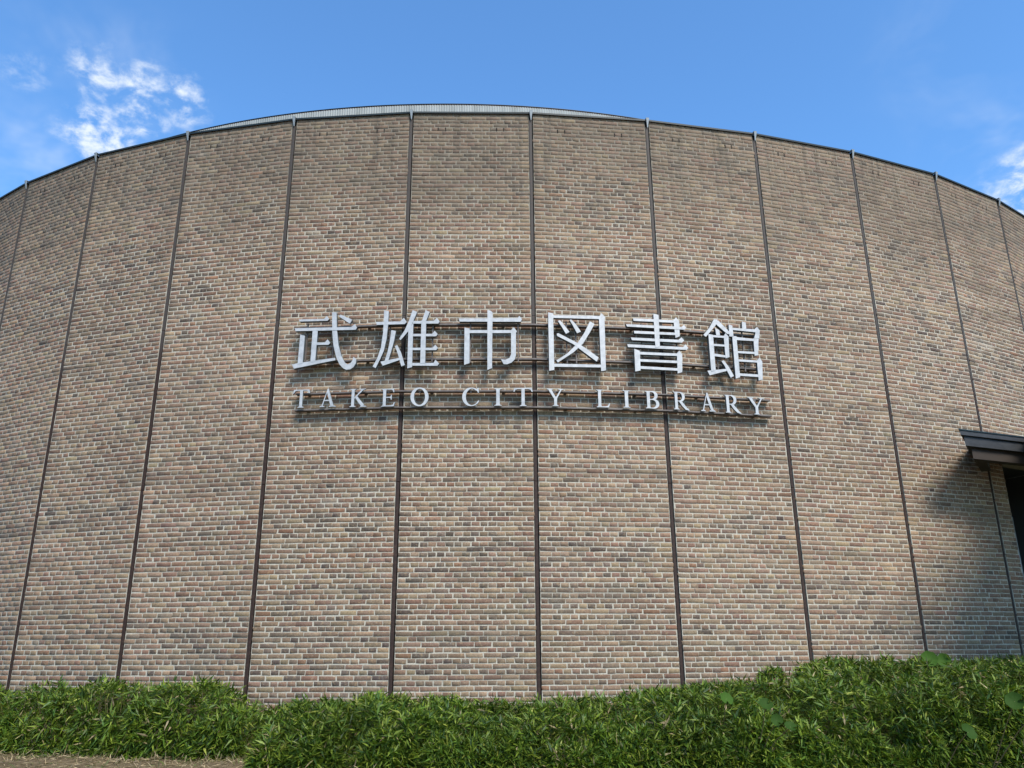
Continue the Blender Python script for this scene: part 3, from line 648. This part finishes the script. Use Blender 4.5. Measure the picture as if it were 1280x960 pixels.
def make_hedge(side, kr, D, count, label, group):
    kf = rng.uniform(kr[0], kr[1], count * 2); Dk = np.full(count * 2, D) if side == 'L' else np.interp(kf, [4.0, 6.0, 8.0, 9.5], [2.75, 3.2, 4.4, 4.9]); d = rng.uniform(.06, 1, count * 2) * Dk; bk = rng.random(count * 2) < .12; d[bk] = rng.uniform(.05, .8, bk.sum())
    # more shoots where the outline drops steeply (front face)
    ef = rng.random(count * 2) < .52; d[ef] = Dk[ef] - np.abs(rng.normal(0, .16, ef.sum())) - .01
    p, nn_, z0, zt = hedge_top(kf, d, side); keep = zt - z0 > .08; kf, d, p, nn_, z0, zt, Dk = kf[keep][:count], d[keep][:count], p[keep][:count], nn_[keep][:count], z0[keep][:count], zt[keep][:count], Dk[keep][:count]
    n = len(p)
    # some shoots sit lower in the body of the hedge
    dep = np.where(rng.random(n) < .42, np.abs(rng.normal(0, .05, n)), rng.uniform(.05, .5, n) ); edge = np.clip((d - (Dk - .45)) / .45, 0, 1)
    dep = np.where(rng.random(n) < edge * .75, rng.uniform(0, 1, n) * (zt - z0), dep)
    z = np.maximum(zt - dep, z0 + .05)
    B = np.stack([p[:, 0], p[:, 1], z], 1)
    out_ = np.zeros((n, 3)); out_[:, :2] = nn_ * (.15 + .9 * edge)[:, None]; out_[:, 2] = 1.0 - .40 * edge; out_ += rng.normal(0, .42, (n, 3)); out_ /= np.linalg.norm(out_, axis=1, keepdims=True)
    tone = smooth2(p[:, 0], p[:, 1], .9, 21)
    LP, LD, LL, LW, LDr, LC = [], [], [], [], [], []
    nl = rng.integers(5, 9, n)
    for m_ in range(9):
        sel = nl > m_; q = int(sel.sum()); 
        if not q: continue
        o_ = out_[sel]; rad = rng.normal(0, 1, (q, 3)); rad -= (rad * o_).sum(1, keepdims=True) * o_; rad /= np.linalg.norm(rad, axis=1, keepdims=True)
        spread = rng.uniform(.6, 1.5, q)[:, None]; dv = o_ * .65 + rad * spread
        ln = rng.uniform(.075, .15, q) ; LP.append(B[sel] - o_ * rng.uniform(-.02, .07, q)[:, None]); LD.append(dv); LL.append(ln); LW.append(ln * rng.uniform(.14, .20, q)); LDr.append(rng.uniform(-.1, .45, q))
        ci = rng.choice(len(GREENS), q, p=GW); c = GREENS[ci] * rng.uniform(.8, 1.2, (q, 1)); tt = tone[sel][:, None]
        c = np.where((ci == 7)[:, None], c, c * (.72 + .40 * tt) * np.array([1 + 0, 1, 1]) ** 1)
        dead = rng.random(q) < .010 + .05 * (smooth2(p[sel][:, 0], p[sel][:, 1], .5, 31) > .72); c[dead] = np.array([.27, .21, .11]) * rng.uniform(.6, 1.2, (int(dead.sum()), 1))
        LC.append(c)
    X_, T_, Q_, C_ = leaves(np.concatenate(LP), np.concatenate(LD), np.concatenate(LL), np.concatenate(LW), np.concatenate(LDr), np.concatenate(LC))
    c0 = p.mean(0); root = empty('bamboo_hedge', (float(c0[0]), float(c0[1]), GROUND_W)); tag(root, label, 'hedge', group)
    me = npmesh('foliage', X_ - np.array([c0[0], c0[1], GROUND_W]), quads=Q_, tris=T_, colors=C_); me.materials.append(M_LEAF)
    f_ = link('foliage', me, root); tag(f_, kind='stuff')
    # culms: thin three-sided stems from the ground to the shoots
    ns = min(n, 3600); idx = rng.choice(n, ns, replace=False); top = B[idx]; foot = np.stack([top[:, 0] + rng.normal(0, .08, ns), top[:, 1] + rng.normal(0, .08, ns), z0[idx] - .03], 1)
    foot[:, :2] -= (nn_[idx] * rng.uniform(0, .25, ns)[:, None])
    ang_ = np.arange(3) * 2 * PI / 3; ring_ = np.stack([np.cos(ang_), np.sin(ang_), np.zeros(3)], 1) * .0035
    vs_ = np.concatenate([foot[:, None] + ring_[None], top[:, None] + ring_[None] * .6], 1).reshape(-1, 3) - np.array([c0[0], c0[1], GROUND_W])
    o6 = (np.arange(ns) * 6)[:, None, None]; q_ = (np.array([(0, 1, 4, 3), (1, 2, 5, 4), (2, 0, 3, 5)])[None] + o6).reshape(-1, 4)
    st = link('stems', npmesh('stems', vs_, quads=q_), root, M_STEM); tag(st, kind='stuff')
    return root
make_hedge('L', (-4.5, 3.35), 1.75, 20000, 'bamboo grass hedge at left with bare soil showing in front of it', 'bamboo grass hedges along the wall')
make_hedge('R', (2.55, 12.6), 3.8, 66000, 'long bamboo grass hedge filling the centre and right below the sign', 'bamboo grass hedges along the wall')

# plants with round leaves that push through the right hedge
def round_leaf(parent, c, r, nrm, mat, root_pt):
    nrm = Vector(nrm).normalized(); a_ = nrm.orthogonal().normalized(); ph = random.uniform(0, 6.28); a_ = Matrix.Rotation(ph, 3, nrm) @ a_; b_ = nrm.cross(a_)
    bm = bmesh.new(); ctr = bm.verts.new((0, 0, 0)); rings = []
    n = 20
    for j, fr in enumerate((.45, .8, 1.0)):
        ring_ = []
        for i in range(n):
            an = 2 * PI * i / n; notch = 1 - .55 * math.exp(-((an - PI) / .22) ** 2); rr = r * .66 * fr * (1 + .05 * math.sin(an * 7)) * (notch if fr > .5 else 1)
            h_ = .18 * r * fr ** 2 + .03 * r * math.sin(an * 9) * fr
            ring_.append(bm.verts.new(Vector(a_ * math.cos(an) * rr + b_ * math.sin(an) * rr + nrm * h_)))
        rings.append(ring_)
    for i in range(n):
        bm.faces.new([ctr, rings[0][i], rings[0][(i + 1) % n]])
        for j in (0, 1): bm.faces.new([rings[j][i], rings[j + 1][i], rings[j + 1][(i + 1) % n], rings[j][(i + 1) % n]])
    me = bpy.data.meshes.new('leaf'); bm.to_mesh(me); bm.free()
    for p in me.polygons: p.use_smooth = True
    lf = link('leaf', me, parent, mat); lf.location = Vector(c) - Vector(parent.location)
    mb = MB(); mid = Vector(c).lerp(Vector(root_pt), .4) + Vector((.02, 0, .05)); mb.tube(Vector(c) - Vector(parent.location), mid - Vector(parent.location), .004); mb.tube(mid - Vector(parent.location), Vector(root_pt) - Vector(parent.location), .004, .005)
    mb.build('leaf_stalk', M_STEM, parent)
PLANTS = [
    ('pale round leaved plant poking through the hedge near its centre', [((2.12, 8.85), -.385, .105, 1)]),
    ('plant with three dark round leaves low in the right hedge', [((2.40, 8.45), -.415, .10, 0), ((2.46, 8.35), -.545, .085, 0), ((2.56, 8.28), -.60, .09, 0)]),
    ('pale rounded leaf cluster on the crest of the right hedge', [((4.85, 10.20), -.035, .14, 1), ((5.03, 10.22), -.05, .12, 1)]),
    ('plant with two overlapping dark round leaves near the right edge', [((4.49, 7.95), -.37, .12, 0), ((4.60, 7.88), -.47, .12, 0)]),
    ('single dark round leaf low in the right hedge', [((3.95, 7.80), -.61, .11, 0)]),
]
for lab, ls in PLANTS:
    x, y = ls[0][0]; gz = float(ground_z(np.array(x), np.array(y))); root = empty('round_leaf_plant', (x, y + .6, gz)); tag(root, lab, 'plant', 'round leaved plants growing through the hedge')
    for (lx, ly), lz, r, pale in ls:
        round_leaf(root, (lx, ly, EYE + lz - .09), r, (random.uniform(-.6, .5), random.uniform(-1.2, -.6), random.uniform(.3, .9)), M_BIGPALE if pale else M_BIGLEAF, (x, y + .6, gz))

# dry leaves, straw and small stones on the soil
n = 17000; kf = rng.uniform(-2.5, 5.2, n); d = 1.35 + np.abs(rng.normal(0, .85, n)); p, _ = wpt(kf, d); z = ground_z(p[:, 0], p[:, 1]) + rng.uniform(.004, .03, n)
dv = np.stack([rng.normal(0, 1, n), rng.normal(0, 1, n), np.where(rng.random(n) < .3, np.abs(rng.normal(0, .9, n)), rng.normal(0, .16, n))], 1)
X_, T_, Q_, C_ = leaves(np.stack([p[:, 0], p[:, 1], z], 1), dv, rng.uniform(.03, .13, n), rng.uniform(.003, .014, n), rng.uniform(0, .12, n), np.where(rng.random((n, 1)) < .16, np.array([.09, .12, .03]), np.array([.31, .235, .135])) * rng.uniform(.4, 1.35, (n, 1)))
lm = npmesh('leaf_litter', X_, quads=Q_, tris=T_, colors=C_); lm.materials.append(M_LEAF)
tag(link('leaf_litter', lm), 'dry bamboo leaves scattered on the bare soil in front of the hedge', 'leaf litter', kind='stuff')
